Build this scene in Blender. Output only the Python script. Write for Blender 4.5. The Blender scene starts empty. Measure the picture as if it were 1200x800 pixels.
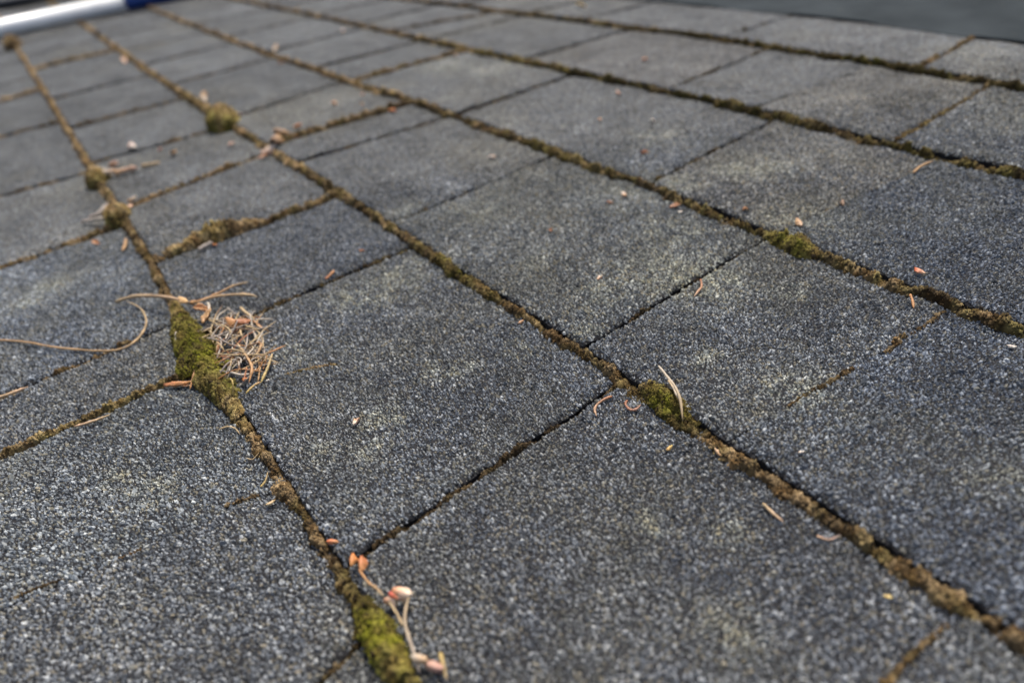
import bpy, math, random
import numpy as np
from mathutils import Matrix, Vector

# ------------------------------------------------------------------ scene, camera, light
scene = bpy.context.scene
col = scene.collection
PITCH = math.radians(10.09)                 # slope of the roof
ROOF = Matrix.Translation((0, 0, 2.6)) @ Matrix.Rotation(PITCH, 4, 'X')   # roof frame: x along the courses, y up the slope, z off the roof
SP = 0.14                                   # exposure of one course, metres
T = 0.0054                                  # thickness at the butt edge

CAM_H = 0.2011
cam_rot = Matrix(((0.5868702, -0.42290018, 0.69046275, 0),
                  (0.79715928, 0.45117795, -0.40121758, 0),
                  (-0.14184658, 0.78587143, 0.60190169, 0),
                  (0, 0, 0, 1)))
cd = bpy.data.cameras.new('camera')
cd.sensor_width = 36.0
cd.lens = 23.471
cd.clip_start = 0.01
cd.clip_end = 500
cd.dof.use_dof = True
cd.dof.focus_distance = 0.300
cd.dof.aperture_fstop = 5.0
cd.dof.aperture_blades = 0
cam = bpy.data.objects.new('camera', cd)
cam.matrix_world = ROOF @ Matrix.Translation((0, 0, CAM_H + 0.0025)) @ cam_rot
col.objects.link(cam)
scene.camera = cam

SUN_DIR = (ROOF.to_3x3() @ Vector((-0.30, 0.45, 1.0))).normalized()
elev = math.asin(SUN_DIR.z)
azim = math.atan2(SUN_DIR.x, SUN_DIR.y)
world = bpy.data.worlds.new('World')
scene.world = world
world.use_nodes = True
wn = world.node_tree
sky = wn.nodes.new('ShaderNodeTexSky')
sky.sky_type = 'NISHITA'
sky.sun_disc = False
sky.sun_elevation = elev
sky.sun_rotation = azim
sky.air_density = 1.0
sky.dust_density = 6.0
sky.ozone_density = 1.0
bg = wn.nodes['Background']
bg.inputs['Strength'].default_value = 0.065
wn.links.new(sky.outputs[0], bg.inputs[0])

ld = bpy.data.lights.new('sun', 'SUN')
ld.energy = 1.5
ld.angle = math.radians(12)
ld.color = (1.0, 0.965, 0.89)
lo = bpy.data.objects.new('sun', ld)
lo.rotation_euler = SUN_DIR.to_track_quat('Z', 'Y').to_euler()
lo.location = (0, 0, 12)
col.objects.link(lo)

scene.view_settings.view_transform = 'Standard'
scene.view_settings.look = 'None'
scene.view_settings.exposure = 1.45
scene.view_settings.gamma = 1.0
scene.cycles.max_bounces = 6

# ------------------------------------------------------------------ small tools
rng = np.random.default_rng(11)
random.seed(5)


def _hash(ix, iy, iz, seed):
    h = (ix.astype(np.int64) * 374761393 + iy.astype(np.int64) * 668265263 + iz.astype(np.int64) * 2147483647 + seed * 1274126177) & 0xffffffff
    h = ((h ^ (h >> 13)) * 1274126177) & 0xffffffff
    h = h ^ (h >> 16)
    return (h & 0xffff) / 65535.0


def noise3(x, y, z=None, seed=0):
    """smooth value noise in 0..1"""
    x = np.asarray(x, float); y = np.asarray(y, float)
    z = np.zeros_like(x) if z is None else np.asarray(z, float)
    ix, iy, iz = np.floor(x), np.floor(y), np.floor(z)
    fx, fy, fz = x - ix, y - iy, z - iz
    fx = fx * fx * (3 - 2 * fx); fy = fy * fy * (3 - 2 * fy); fz = fz * fz * (3 - 2 * fz)
    r = 0
    for a in (0, 1):
        for b in (0, 1):
            for c in (0, 1):
                w = (fx if a else 1 - fx) * (fy if b else 1 - fy) * (fz if c else 1 - fz)
                r = r + w * _hash(ix + a, iy + b, iz + c, seed)
    return r


def fbm(x, y, z=None, seed=0, oct=3):
    s, a, n = 0, 0.5, 0
    x = np.asarray(x, float); y = np.asarray(y, float)
    z = np.zeros_like(x) if z is None else np.asarray(z, float)
    for k in range(oct):
        s = s + a * noise3(x * 2 ** k + 17 * k, y * 2 ** k, z * 2 ** k, seed + k)
        n += a
        a *= 0.5
    return s / n


class MB:
    """collects triangles with a colour and a cover value per vertex"""
    def __init__(self):
        self.v, self.f, self.c, self.k, self.m = [], [], [], [], []
        self.n = 0

    def add(self, v, f, c, cover=0.0, mat=0):
        v = np.asarray(v, np.float32).reshape(-1, 3)
        f = np.asarray(f, np.int32).reshape(-1, 3)
        c = np.asarray(c, np.float32)
        if c.ndim == 1:
            c = np.tile(c, (len(v), 1))
        k = np.zeros(len(v), np.float32) + cover
        self.v.append(v); self.f.append(f + self.n); self.c.append(c); self.k.append(k)
        self.m.append(np.full(len(f), mat, np.int32))
        self.n += len(v)

    def mesh(self, name, mats, origin=(0, 0, 0), smooth=None):
        v = np.concatenate(self.v) - np.asarray(origin, np.float32)
        f = np.concatenate(self.f); c = np.concatenate(self.c); k = np.concatenate(self.k); m = np.concatenate(self.m)
        me = bpy.data.meshes.new(name)
        me.vertices.add(len(v)); me.vertices.foreach_set('co', v.astype(np.float32).ravel())
        me.loops.add(len(f) * 3); me.loops.foreach_set('vertex_index', f.astype(np.int32).ravel())
        me.polygons.add(len(f))
        me.polygons.foreach_set('loop_start', np.arange(0, len(f) * 3, 3, dtype=np.int32))
        me.polygons.foreach_set('material_index', m)
        if smooth is not None:
            me.polygons.foreach_set('use_smooth', np.isin(m, smooth))
        else:
            me.polygons.foreach_set('use_smooth', np.ones(len(f), bool))
        for mt in mats:
            me.materials.append(mt)
        a = me.attributes.new('Col', 'FLOAT_COLOR', 'POINT')
        a.data.foreach_set('color', np.concatenate([c, np.ones((len(c), 1), np.float32)], 1).ravel())
        a = me.attributes.new('cover', 'FLOAT', 'POINT')
        a.data.foreach_set('value', k)
        me.update()
        me.validate()
        return me


def link(name, me, origin=(0, 0, 0), parent=None, label=None, cat=None, group=None, kind=None):
    o = bpy.data.objects.new(name, me)
    col.objects.link(o)
    if parent is not None:
        o.parent = parent
        o.location = origin
    else:
        o.matrix_world = ROOF @ Matrix.Translation(origin)
    for key, val in (('label', label), ('category', cat), ('group', group), ('kind', kind)):
        if val:
            o[key] = val
    return o


def grid_faces(nu, nv):
    i = np.arange(nu - 1)[:, None]; j = np.arange(nv - 1)[None, :]
    a = (i * nv + j).ravel(); b = a + nv; c = b + 1; d = a + 1
    return np.concatenate([np.stack([a, b, c], 1), np.stack([a, c, d], 1)])


# ------------------------------------------------------------------ materials
def new_mat(name):
    m = bpy.data.materials.new(name)
    m.use_nodes = True
    nt = m.node_tree
    return m, nt, nt.nodes['Principled BSDF']


def N(nt, kind, **kw):
    n = nt.nodes.new(kind)
    for k, v in kw.items():
        setattr(n, k, v)
    return n


def math_node(nt, op, a, b=None):
    n = N(nt, 'ShaderNodeMath', operation=op)
    for i, s in enumerate((a, b)):
        if s is None:
            continue
        if isinstance(s, (int, float)):
            n.inputs[i].default_value = s
        else:
            nt.links.new(s, n.inputs[i])
    return n.outputs[0]


# granule colours (ceramic coated stone): position, colour
GRANULES = [(0.00, (0.034, 0.037, 0.040)), (0.18, (0.098, 0.106, 0.115)), (0.40, (0.150, 0.163, 0.178)), (0.58, (0.205, 0.221, 0.236)),
            (0.66, (0.205, 0.180, 0.132)), (0.78, (0.168, 0.164, 0.138)), (0.88, (0.285, 0.300, 0.312)), (1.00, (0.42, 0.43, 0.42))]


def mat_shingle():
    m, nt, b = new_mat('shingle_surface')
    L = nt.links
    tc = N(nt, 'ShaderNodeTexCoord')
    mp = N(nt, 'ShaderNodeMapping')
    mp.inputs['Scale'].default_value = (1, 1, 0.6)
    L.new(tc.outputs['Object'], mp.inputs['Vector'])
    vo = N(nt, 'ShaderNodeTexVoronoi', feature='F1')
    vo.inputs['Scale'].default_value = 800
    L.new(mp.outputs[0], vo.inputs['Vector'])
    sep = N(nt, 'ShaderNodeSeparateColor')
    L.new(vo.outputs['Color'], sep.inputs[0])
    ramp = N(nt, 'ShaderNodeValToRGB')
    ramp.color_ramp.interpolation = 'LINEAR'
    el = ramp.color_ramp.elements
    el[0].position, el[0].color = GRANULES[0][0], (*GRANULES[0][1], 1)
    el[1].position, el[1].color = GRANULES[-1][0], (*GRANULES[-1][1], 1)
    for p, c in GRANULES[1:-1]:
        e = el.new(p); e.color = (*c, 1)
    L.new(sep.outputs[0], ramp.inputs[0])
    at = N(nt, 'ShaderNodeAttribute', attribute_name='Col')
    mul = N(nt, 'ShaderNodeMix', data_type='RGBA', blend_type='MULTIPLY')
    mul.inputs[0].default_value = 1.0
    # the gaps between the granules show the dark asphalt
    gapr = N(nt, 'ShaderNodeMapRange')
    gapr.inputs['From Min'].default_value = 0.30; gapr.inputs['From Max'].default_value = 0.68
    L.new(vo.outputs['Distance'], gapr.inputs['Value'])
    gm = N(nt, 'ShaderNodeMix', data_type='RGBA')
    L.new(gapr.outputs[0], gm.inputs[0]); L.new(ramp.outputs[0], gm.inputs[6]); gm.inputs[7].default_value = (0.012, 0.012, 0.013, 1)
    L.new(gm.outputs[2], mul.inputs[6]); L.new(at.outputs['Color'], mul.inputs[7])
    cv = N(nt, 'ShaderNodeAttribute', attribute_name='cover')
    mx = N(nt, 'ShaderNodeMix', data_type='RGBA')
    L.new(cv.outputs['Fac'], mx.inputs[0])
    L.new(mul.outputs[2], mx.inputs[6])
    mx.inputs[7].default_value = (0.022, 0.022, 0.024, 1)
    L.new(mx.outputs[2], b.inputs['Base Color'])
    b.inputs['Roughness'].default_value = 0.62
    b.inputs['Specular IOR Level'].default_value = 0.07
    bump = N(nt, 'ShaderNodeBump')
    bump.invert = True
    bump.inputs['Strength'].default_value = 0.8
    bump.inputs['Distance'].default_value = 0.0006
    L.new(vo.outputs['Distance'], bump.inputs['Height'])
    # every granule lies at its own angle
    sub = N(nt, 'ShaderNodeVectorMath', operation='SUBTRACT')
    L.new(vo.outputs['Color'], sub.inputs[0]); sub.inputs[1].default_value = (0.5, 0.5, 0.5)
    sc = N(nt, 'ShaderNodeVectorMath', operation='SCALE')
    L.new(sub.outputs[0], sc.inputs[0]); sc.inputs['Scale'].default_value = 0.9
    ad = N(nt, 'ShaderNodeVectorMath', operation='ADD')
    L.new(bump.outputs[0], ad.inputs[0]); L.new(sc.outputs[0], ad.inputs[1])
    nm = N(nt, 'ShaderNodeVectorMath', operation='NORMALIZE')
    L.new(ad.outputs[0], nm.inputs[0])
    L.new(nm.outputs[0], b.inputs['Normal'])
    return m


def mat_attr(name, rough=0.6, spec=0.4, nscale=0, namp=0.0, bump=0.0, sss=0.0):
    """colour from the mesh, varied by fine noise"""
    m, nt, b = new_mat(name)
    L = nt.links
    at = N(nt, 'ShaderNodeAttribute', attribute_name='Col')
    out = at.outputs['Color']
    if nscale:
        tc = N(nt, 'ShaderNodeTexCoord')
        no = N(nt, 'ShaderNodeTexNoise')
        no.inputs['Scale'].default_value = nscale
        no.inputs['Detail'].default_value = 4
        L.new(tc.outputs['Object'], no.inputs['Vector'])
        mr = N(nt, 'ShaderNodeMapRange')
        mr.inputs['From Min'].default_value = 0.25; mr.inputs['From Max'].default_value = 0.75
        mr.inputs['To Min'].default_value = 1 - namp; mr.inputs['To Max'].default_value = 1 + namp
        L.new(no.outputs['Fac'], mr.inputs['Value'])
        mu = N(nt, 'ShaderNodeVectorMath', operation='SCALE')
        L.new(out, mu.inputs[0]); L.new(mr.outputs[0], mu.inputs['Scale'])
        out = mu.outputs[0]
        if bump:
            bp = N(nt, 'ShaderNodeBump')
            bp.inputs['Strength'].default_value = 1.0
            bp.inputs['Distance'].default_value = bump
            L.new(no.outputs['Fac'], bp.inputs['Height'])
            L.new(bp.outputs[0], b.inputs['Normal'])
    L.new(out, b.inputs['Base Color'])
    b.inputs['Roughness'].default_value = rough
    b.inputs['Specular IOR Level'].default_value = spec
    if sss:
        b.inputs['Subsurface Weight'].default_value = sss
        b.inputs['Subsurface Radius'].default_value = (0.002, 0.001, 0.0006)
        b.inputs['Subsurface Scale'].default_value = 0.5
    return m


M_SH = mat_shingle()
M_GR = mat_attr('granules', 0.62, 0.28)
M_MOSS = mat_attr('moss', 0.9, 0.15, 900, 0.35, 0.0004)
M_DRY = mat_attr('dry_needle', 0.55, 0.35, 1500, 0.18)
M_SCALE = mat_attr('bud_scale', 0.5, 0.4, 900, 0.15, 0.0, 0.15)
M_DECK = mat_attr('underlay_felt', 0.95, 0.1, 300, 0.3, 0.0008)

# ------------------------------------------------------------------ layout of the roof
X0, X1 = -25.0, 1.6                          # extent along the courses, in exposures
BUTT = {-1: ([0], [-1.9]), 0: ([0], [-0.9]), 1: ([-13, -5, -3.5, -2.8, -1.8, -0.8], [0.10, 0.095, 0.10, 0.07, 0.08, 0.085]),
        2: ([-13, -8.3, -5, -3.5, -2.2, -1.5, 0], [1.09, 1.06, 1.08, 1.11, 1.095, 1.105, 1.10]),
        3: ([-13.5, -8.2, -6.5, -4.6, -3.1, -2.0, -1.4, -0.5], [2.10, 2.07, 2.09, 2.15, 2.17, 2.15, 2.115, 2.11]),
        4: ([-11, -8, -5, -3.5, -2.2, -1.4, -0.9], [3.10, 3.15, 3.17, 3.19, 3.20, 3.135, 3.16]),
        5: ([-8, -5, -3.5, -2.3, -1.4], [4.12, 4.21, 4.24, 4.20, 4.15]),
        6: ([-5, -3.4, -2.7, -2.05, -1.7, 0], [4.99, 5.0, 4.985, 4.90, 4.89, 4.89]),
        7: ([0], [6.0])}


def butt(k, x):
    """y of the butt edge of course k, metres"""
    xs, ys = BUTT[k]
    return np.interp(np.asarray(x) / SP, xs, ys) * SP


# joints per course: x at the lower end, x at the upper end, gap in mm  (exposures)
JOINTS = {
    -1: [(-1.2, -1.2, 2), (-2.5, -2.5, 2), (-3.6, -3.6, 2)],
    0: [(-0.790, -1.012, 1.6), (-1.740, -1.600, 0.1), (-2.408, -2.433, 2.6), (-2.801, -2.865, 2.6), (-4.143, -4.224, 8), (-5.528, -5.437, 8), (-7.266, -7.212, 13), (-8.621, -8.968, 13), (0.4, 0.4, 2)],
    1: [(-0.239, -0.176, 0.2), (-1.189, -1.235, 2), (-2.589, -2.598, 3.4), (-3.453, -3.438, 5), (-4.361, -4.580, 8), (-5.505, -5.441, 8), (-6.719, -6.697, 13), (-8.101, -8.130, 13), (-10.053, -10.160, 13), (0.9, 0.9, 2)],
    2: [(-0.807, -0.715, 0.1), (-1.421, -1.453, 1.8), (-2.824, -2.866, 2.6), (-4.080, -4.007, 6), (-4.564, -4.509, 8), (-5.492, -5.619, 8), (-7.207, -7.240, 13), (-8.509, -8.577, 13), (0.5, 0.5, 2)],
    3: [(-1.403, -1.304, 0.1), (-2.132, -2.204, 2.4), (-3.894, -3.906, 8), (-5.388, -5.326, 8), (-6.167, -6.134, 13), (-0.1, -0.1, 2), (1.0, 1.0, 2)],
    4: [(-1.522, -1.567, 2.4), (-2.345, -2.236, 0.2), (-2.993, -3.038, 2.4), (-4.472, -4.402, 8), (-5.913, -5.865, 8), (-6.670, -6.311, 13), (-0.4, -0.4, 2), (0.6, 0.6, 2)],
    5: [(-1.966, -2.027, 2.4), (-3.439, -3.411, 2.4), (-4.964, -4.880, 8), (-0.7, -0.7, 2), (0.5, 0.5, 2)],
    6: [],
}
for k, js in JOINTS.items():
    if k == 6:
        continue
    js.sort()
    x = js[0][0]
    while x > X0 + 1:
        x -= random.choice((0.75, 1.2, 1.38, 1.42))
        js.insert(0, (x, x, 13.0 if x < -6 else 9.0))

# pale lichen or worn spots on the granules: x, y, radius, strength (metres)
LICHEN = [(*(-0.2016, 0.2368), 0.020, 0.55), (*(-0.2236, 0.2257), 0.016, 0.45), (*(-0.2458, 0.2663), 0.018, 0.40), (*(-0.2267, 0.1877), 0.014, 0.30), (*(-0.3075, 0.2838), 0.02, 0.2),
          (*(-0.2254, 0.1344), 0.0065, 0.60), (*(-0.2108, 0.0454), 0.0055, 0.75), (*(-0.2265, 0.0595), 0.009, 0.5), (*(-0.3078, 0.0468), 0.010, 0.35), (*(-0.3380, 0.1315), 0.015, 0.5),
          (*(-0.3307, 0.1070), 0.015, 0.42), (*(-0.3364, 0.0901), 0.012, 0.35), (*(-0.2373, 0.0949), 0.007, 0.45), (*(-0.2302, 0.1053), 0.006, 0.4), (*(-0.0413, 0.2062), 0.008, 0.5),
          (*(-0.0645, 0.0961), 0.007, 0.55), (*(-0.1082, 0.1058), 0.006, 0.55), (*(-0.0880, 0.1236), 0.006, 0.45), (*(-0.2824, -0.0452), 0.007, 0.5), (*(-0.2633, -0.0369), 0.008, 0.5),
          (*(-0.1131, 0.1969), 0.012, 0.4), (*(-0.1528, 0.1858), 0.006, 0.5), (*(-0.7137, 0.3908), 0.03, 0.4), (*(-0.6478, 0.4059), 0.03, 0.3), (*(-0.2826, 0.3100), 0.012, 0.6),
          (*(-0.2683, 0.3476), 0.012, 0.4), (*(-0.3557, 0.3660), 0.02, 0.3), (*(-0.2551, 0.3699), 0.02, 0.25), (*(-0.1989, 0.3141), 0.02, 0.3), (*(-0.5040, -0.0657), 0.01, 0.3),
          (*(-0.5183, -0.0511), 0.01, 0.35), (*(-0.2256, 0.0286), 0.006, 0.4), (*(-0.2228, 0.0459), 0.006, 0.35), (*(-0.1589, 0.2581), 0.008, 0.4), (*(-0.2052, 0.1626), 0.006, 0.5),
          (*(-0.2807, 0.1865), 0.015, 0.2), (*(-0.4034, 0.1711), 0.012, 0.2), (*(-0.3631, 0.2024), 0.02, 0.22), (*(-0.1917, 0.2399), 0.01, 0.3), (*(-0.2578, 0.6465), 0.03, 0.2)]


def tint_at(x, y, base):
    """colour multiplier of the granules at a roof point: weathering in broad patches, lichen spots"""
    n = fbm(x * 28, y * 28, seed=3, oct=4)
    n2 = fbm(x * 11 + 5, y * 11, seed=9, oct=3)
    t = np.ones((len(x), 3)) * base * np.array([0.925, 0.93, 0.943])
    n3 = fbm(x * 150, y * 150, seed=5, oct=3)
    t *= (0.42 + 0.75 * n + 0.45 * n3)[:, None]
    w = np.clip((n2 - 0.50) * 3.0, 0, 1)[:, None]
    t = t * (1 - w * 0.6) + t * np.array([1.16, 1.08, 0.90]) * w * 0.6
    film = np.zeros(len(x))
    for (lx, ly, r, s) in LICHEN:
        d2 = ((x - lx) ** 2 + (y - ly) ** 2) / (r * r * 1.4)
        k = np.exp(-d2 * 1.2) * s * np.clip((fbm(x * 240, y * 240, seed=31, oct=3) - 0.36) * 6, 0.15, 1.35)
        t = t + 1.75 * k[:, None] * np.array([1.10, 1.05, 0.78])
        film = np.maximum(film, k)
    film = np.clip(film * 0.8 + np.clip((fbm(x * 34 + 9, y * 34, seed=63, oct=4) - 0.50) * 1.6, 0, 0.22), 0, 0.6)
    return t, film


def ramp_colour(r):
    ps = [p for p, _ in GRANULES]
    return 1.12 * np.stack([np.interp(r, ps, [c[i] for _, c in GRANULES]) for i in range(3)], 1)


def granule_set(mb, pos, r, colr, nrm=None, mat=1, flat=0.85, tilt=0.85, seed=0):
    """one small faceted stone at every position: a ring of five under a ring of three"""
    g = np.random.default_rng(seed)
    n = len(pos)
    if n == 0:
        return
    a0 = g.uniform(0, 6.283, n)
    ex = g.uniform(0.75, 1.35, n)
    V = np.zeros((n, 8, 3))
    for i in range(5):
        a = a0 + i * 1.2566 + g.uniform(-0.3, 0.3, n)
        rr = r * g.uniform(0.8, 1.15, n)
        V[:, i] = np.stack([np.cos(a) * rr * ex, np.sin(a) * rr / ex, -0.25 * r], 1)
    tx, ty = g.uniform(-tilt, tilt, n), g.uniform(-tilt, tilt, n)
    for i in range(3):
        a = a0 + 0.5 + i * 2.0944 + g.uniform(-0.4, 0.4, n)
        rr = r * g.uniform(0.45, 0.8, n)
        cx, sx = np.cos(a) * rr * ex, np.sin(a) * rr / ex
        V[:, 5 + i] = np.stack([cx, sx, flat * r * g.uniform(0.7, 1.3, n) + tx * cx + ty * sx], 1)
    V += pos[:, None, :]
    F = np.array([[5, 6, 7], [0, 1, 5], [1, 6, 5], [1, 2, 6], [2, 3, 6], [3, 7, 6], [3, 4, 7], [4, 0, 7], [0, 5, 7]])
    FF = (np.arange(n)[:, None, None] * 8 + F[None]).reshape(-1, 3)
    C = np.repeat(colr, 8, axis=0)
    mb.add(V.reshape(-1, 3), FF, C, 1.0, mat)


# ------------------------------------------------------------------ roof
roof = link('roof', None, kind='structure', label='low sloped roof of mossy dark grey asphalt shingles')
CAMP = np.array([0, 0, CAM_H])
FWD = -np.array([cam_rot[0][2], cam_rot[1][2], cam_rot[2][2]])
RGT = np.array([cam_rot[0][0], cam_rot[1][0], cam_rot[2][0]])
UPV = np.array([cam_rot[0][1], cam_rot[1][1], cam_rot[2][1]])
NEAR = 0.52                                  # granules are single stones as far as this from the camera, finer than the eye beyond
n_gran = 0


def in_reach(x, y):
    d = np.stack([x, y, np.full_like(x, -CAM_H)], 1)
    dep = d @ FWD
    u = (d @ RGT) / np.maximum(dep, 1e-3); v = (d @ UPV) / np.maximum(dep, 1e-3)
    fade = np.clip((NEAR - dep) / 0.10, 0, 1)
    ok = (dep > 0.05) & (np.abs(u) < 0.90) & (np.abs(v) < 0.64)
    return np.where(ok, fade, 0.0)


def shingle(k, ja, jb, idx):
    """one tab of course k between joints ja and jb"""
    global n_gran
    g = np.random.default_rng(1000 * (k + 2) + idx)
    ga, gb = ja[2] * 0.0005, jb[2] * 0.0005
    xm = 0.25 * (ja[0] + ja[1] + jb[0] + jb[1]) * SP
    far = abs(xm) > 0.9
    ph = g.uniform(0, 6.28, 8)
    am = g.uniform(0.0001, 0.0003, 4)
    lift = g.uniform(0, 0.0012)
    sa, sb = g.integers(0, 9999, 2)

    def side(j, gap, sgn, y, x_ref, s):
        t = (y - butt(k, x_ref)) / (butt(k + 1, x_ref) - butt(k, x_ref))
        x = (j[0] + (j[1] - j[0]) * t) * SP + sgn * gap
        return x + sgn * (noise3(y * 350, y * 0, seed=int(s)) - 0.35) * (0.0013 if abs(gap) > 0.0004 else 0.0001)

    def height(x, y, xa, xb):
        yb, yt = butt(k, x), butt(k + 1, x)
        t = (y - yb) / (yt - yb)
        z = T * (1 - t) - 0.0002 - 0.0012 * np.clip(t - 1, 0, 1) * 10
        z = z + am[0] * np.sin(x * 60 + ph[0]) * np.sin(y * 45 + ph[1]) + am[1] * np.sin(x * 140 + ph[2] + y * 60) + am[2] * np.sin(y * 170 + ph[3])
        z = z + (fbm(x * 90, y * 90, seed=77) - 0.5) * 0.0011
        z = z + lift * np.exp(-((x - xb) / 0.04) ** 2) * np.clip(1 - t, 0, 1) ** 2
        r = 0.0026
        for d, dr in ((x - xa, 0.0017 if ja[2] > 1 else 0.0002), (xb - x, 0.0017 if jb[2] > 1 else 0.0002), (y - yb, 0.0017)):
            z = z - dr * np.clip(1 - d / r, 0, 1) ** 2
        return z

    W = (jb[0] - ja[0]) * SP
    st = 0.006 if far else 0.004
    inner = np.linspace(0.006, W - 0.006, max(4, int(W / st)))
    us = np.concatenate([[0, 0.0006, 0.0014, 0.003], inner, [W - 0.003, W - 0.0014, W - 0.0006, W]]) / W
    vi = np.linspace(0.006, SP + 0.010, max(5, int(SP / st)))
    vs = np.concatenate([[0, 0.0006, 0.0014, 0.003], vi])
    U, Vv = np.meshgrid(us, vs, indexing='ij')
    xr = (ja[0] + (jb[0] - ja[0]) * U) * SP
    Y = butt(k, xr) + Vv
    Y = Y + np.where(Vv < 0.004, (noise3(xr * 300, xr * 0, seed=int(sa) + 1) - 0.5) * 0.0012, 0)
    XA = side(ja, ga, 1, Y, xr, sa); XB = side(jb, gb, -1, Y, xr, sb)
    X = XA + (XB - XA) * U
    # height by distance to the edges measured on the parameter grid
    Z = height(X, Y, XA, XB)
    nu, nv = U.shape
    P0 = np.stack([X, Y, Z], -1).reshape(-1, 3)
    base = np.array(TONE.get((k, idx), (1, 1, 1))) * g.uniform(0.90, 1.08)
    mb = MB()
    cov = np.clip(in_reach(P0[:, 0], P0[:, 1]) * 2 - 1, 0, 1)
    mb.add(P0, grid_faces(nu, nv), tint_at(P0[:, 0], P0[:, 1], base)[0], cov, 0)
    # skirts: the cut edges of the felt
    def skirt(line, flip):
        low = line.copy(); low[:, 2] = -0.0045
        v = np.concatenate([line, low]); n = len(line)
        i = np.arange(n - 1)
        f = np.concatenate([np.stack([i, i + n, i + 1], 1), np.stack([i + 1, i + n, i + n + 1], 1)])
        if flip:
            f = f[:, ::-1]
        mb.add(v, f, np.array([0.9, 0.9, 0.9]), 1.0, 0)
    G = P0.reshape(nu, nv, 3)
    skirt(G[:, 0].copy(), False); skirt(G[0].copy(), True); skirt(G[-1].copy(), False)
    # single granules where they can be told apart
    x0, x1 = X.min(), X.max(); y0, y1 = Y.min(), (butt(k + 1, xm) + 0.004)
    if cov.max() > 0:
        gs = 0.00112
        gx, gy = np.meshgrid(np.arange(x0, x1, gs), np.arange(y0, y1, gs * 0.87), indexing='ij')
        gx[:, ::2] += gs * 0.5
        gx = gx.ravel() + g.uniform(-0.5, 0.5, gx.size) * gs; gy = gy.ravel() + g.uniform(-0.5, 0.5, gy.size) * gs
        keep = g.uniform(0, 1, gx.size) < in_reach(gx, gy) * 2.0
        gx, gy = gx[keep], gy[keep]
        if len(gx):
            xa, xb = side(ja, ga, 1, gy, gx, sa), side(jb, gb, -1, gy, gx, sb)
            ok = (gx > xa + (0.0002 if ga > 0.0004 else -0.0003)) & (gx < xb - (0.0002 if gb > 0.0004 else -0.0003)) & (gy > butt(k, gx) + 0.0002)
            # worn bald places between the granules
            ok &= g.uniform(0, 1, len(gx)) > 0.04
            gx, gy, xa, xb = gx[ok], gy[ok], xa[ok], xb[ok]
            gz = height(gx, gy, xa, xb)
            r = 0.00060 * np.exp(g.normal(0, 0.28, len(gx)))
            tn, fl = tint_at(gx, gy, base)
            c = ramp_colour(g.uniform(0, 1, len(gx)) ** 1.05) * tn
            fl = (fl * g.uniform(0.5, 1.3, len(gx)))[:, None]
            c = c * (1 - fl) + np.array([0.210, 0.202, 0.155]) * fl
            granule_set(mb, np.stack([gx, gy, gz], 1), r, c, seed=int(sa))
            n_gran += len(gx)
    o = (xm, float(butt(k, xm)), 0.0)
    link('shingle', mb.mesh('shingle', [M_SH, M_GR], o, smooth=[0]), o, roof)


# tabs that differ in tone from the rest (course, index filled below by place)
TONE_AT = [((-0.1443, 0.3476), (0.84, 0.88, 0.96)), ((-0.0775, 0.2251), (0.86, 0.90, 0.98)), ((-0.2259, 0.3518), (1.10, 1.05, 0.98)), ((-0.1535, 0.2064), (1.0, 1.0, 1.0)),
           ((-0.2820, 0.2238), (1.08, 1.07, 1.02)), ((-0.5032, -0.0309), (0.92, 0.97, 1.05)), ((-0.2701, -0.0563), (0.98, 1.0, 1.0)), ((-0.2978, 0.5292), (1.1, 1.06, 1.0)),
           ((-0.2518, 0.0862), (0.97, 0.98, 1.0)), ((-0.1012, 0.0936), (0.97, 0.97, 0.98)), ((-0.4433, 0.0775), (0.92, 0.94, 0.98)), ((-0.4326, 0.5253), (1.1, 1.06, 1.02))]
TONE = {}
TABS = []
for k in range(-1, 6):
    js = JOINTS[k]
    for i in range(len(js) - 1):
        TABS.append((k, js[i], js[i + 1], i))
        for (tx, ty), c in TONE_AT:
            if butt(k, tx) < ty < butt(k + 1, tx) and 0.5 * (js[i][0] + js[i][1]) * SP < tx < 0.5 * (js[i + 1][0] + js[i + 1][1]) * SP:
                TONE[(k, i)] = c
for tab in TABS:
    shingle(*tab)
print('granules', n_gran)

# the felt under the joints
mb = MB()
xs = np.linspace(X0 * SP, X1 * SP, 60); ys = np.linspace(-2.0 * SP, 8.5 * SP, 30)
gx, gy = np.meshgrid(xs, ys, indexing='ij')
mb.add(np.stack([gx, gy, np.full_like(gx, -0.0048)], -1).reshape(-1, 3), grid_faces(60, 30), np.array([0.022, 0.021, 0.020]))
link('underlay', mb.mesh('underlay', [M_DECK]), (0, 0, 0), roof)

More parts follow.
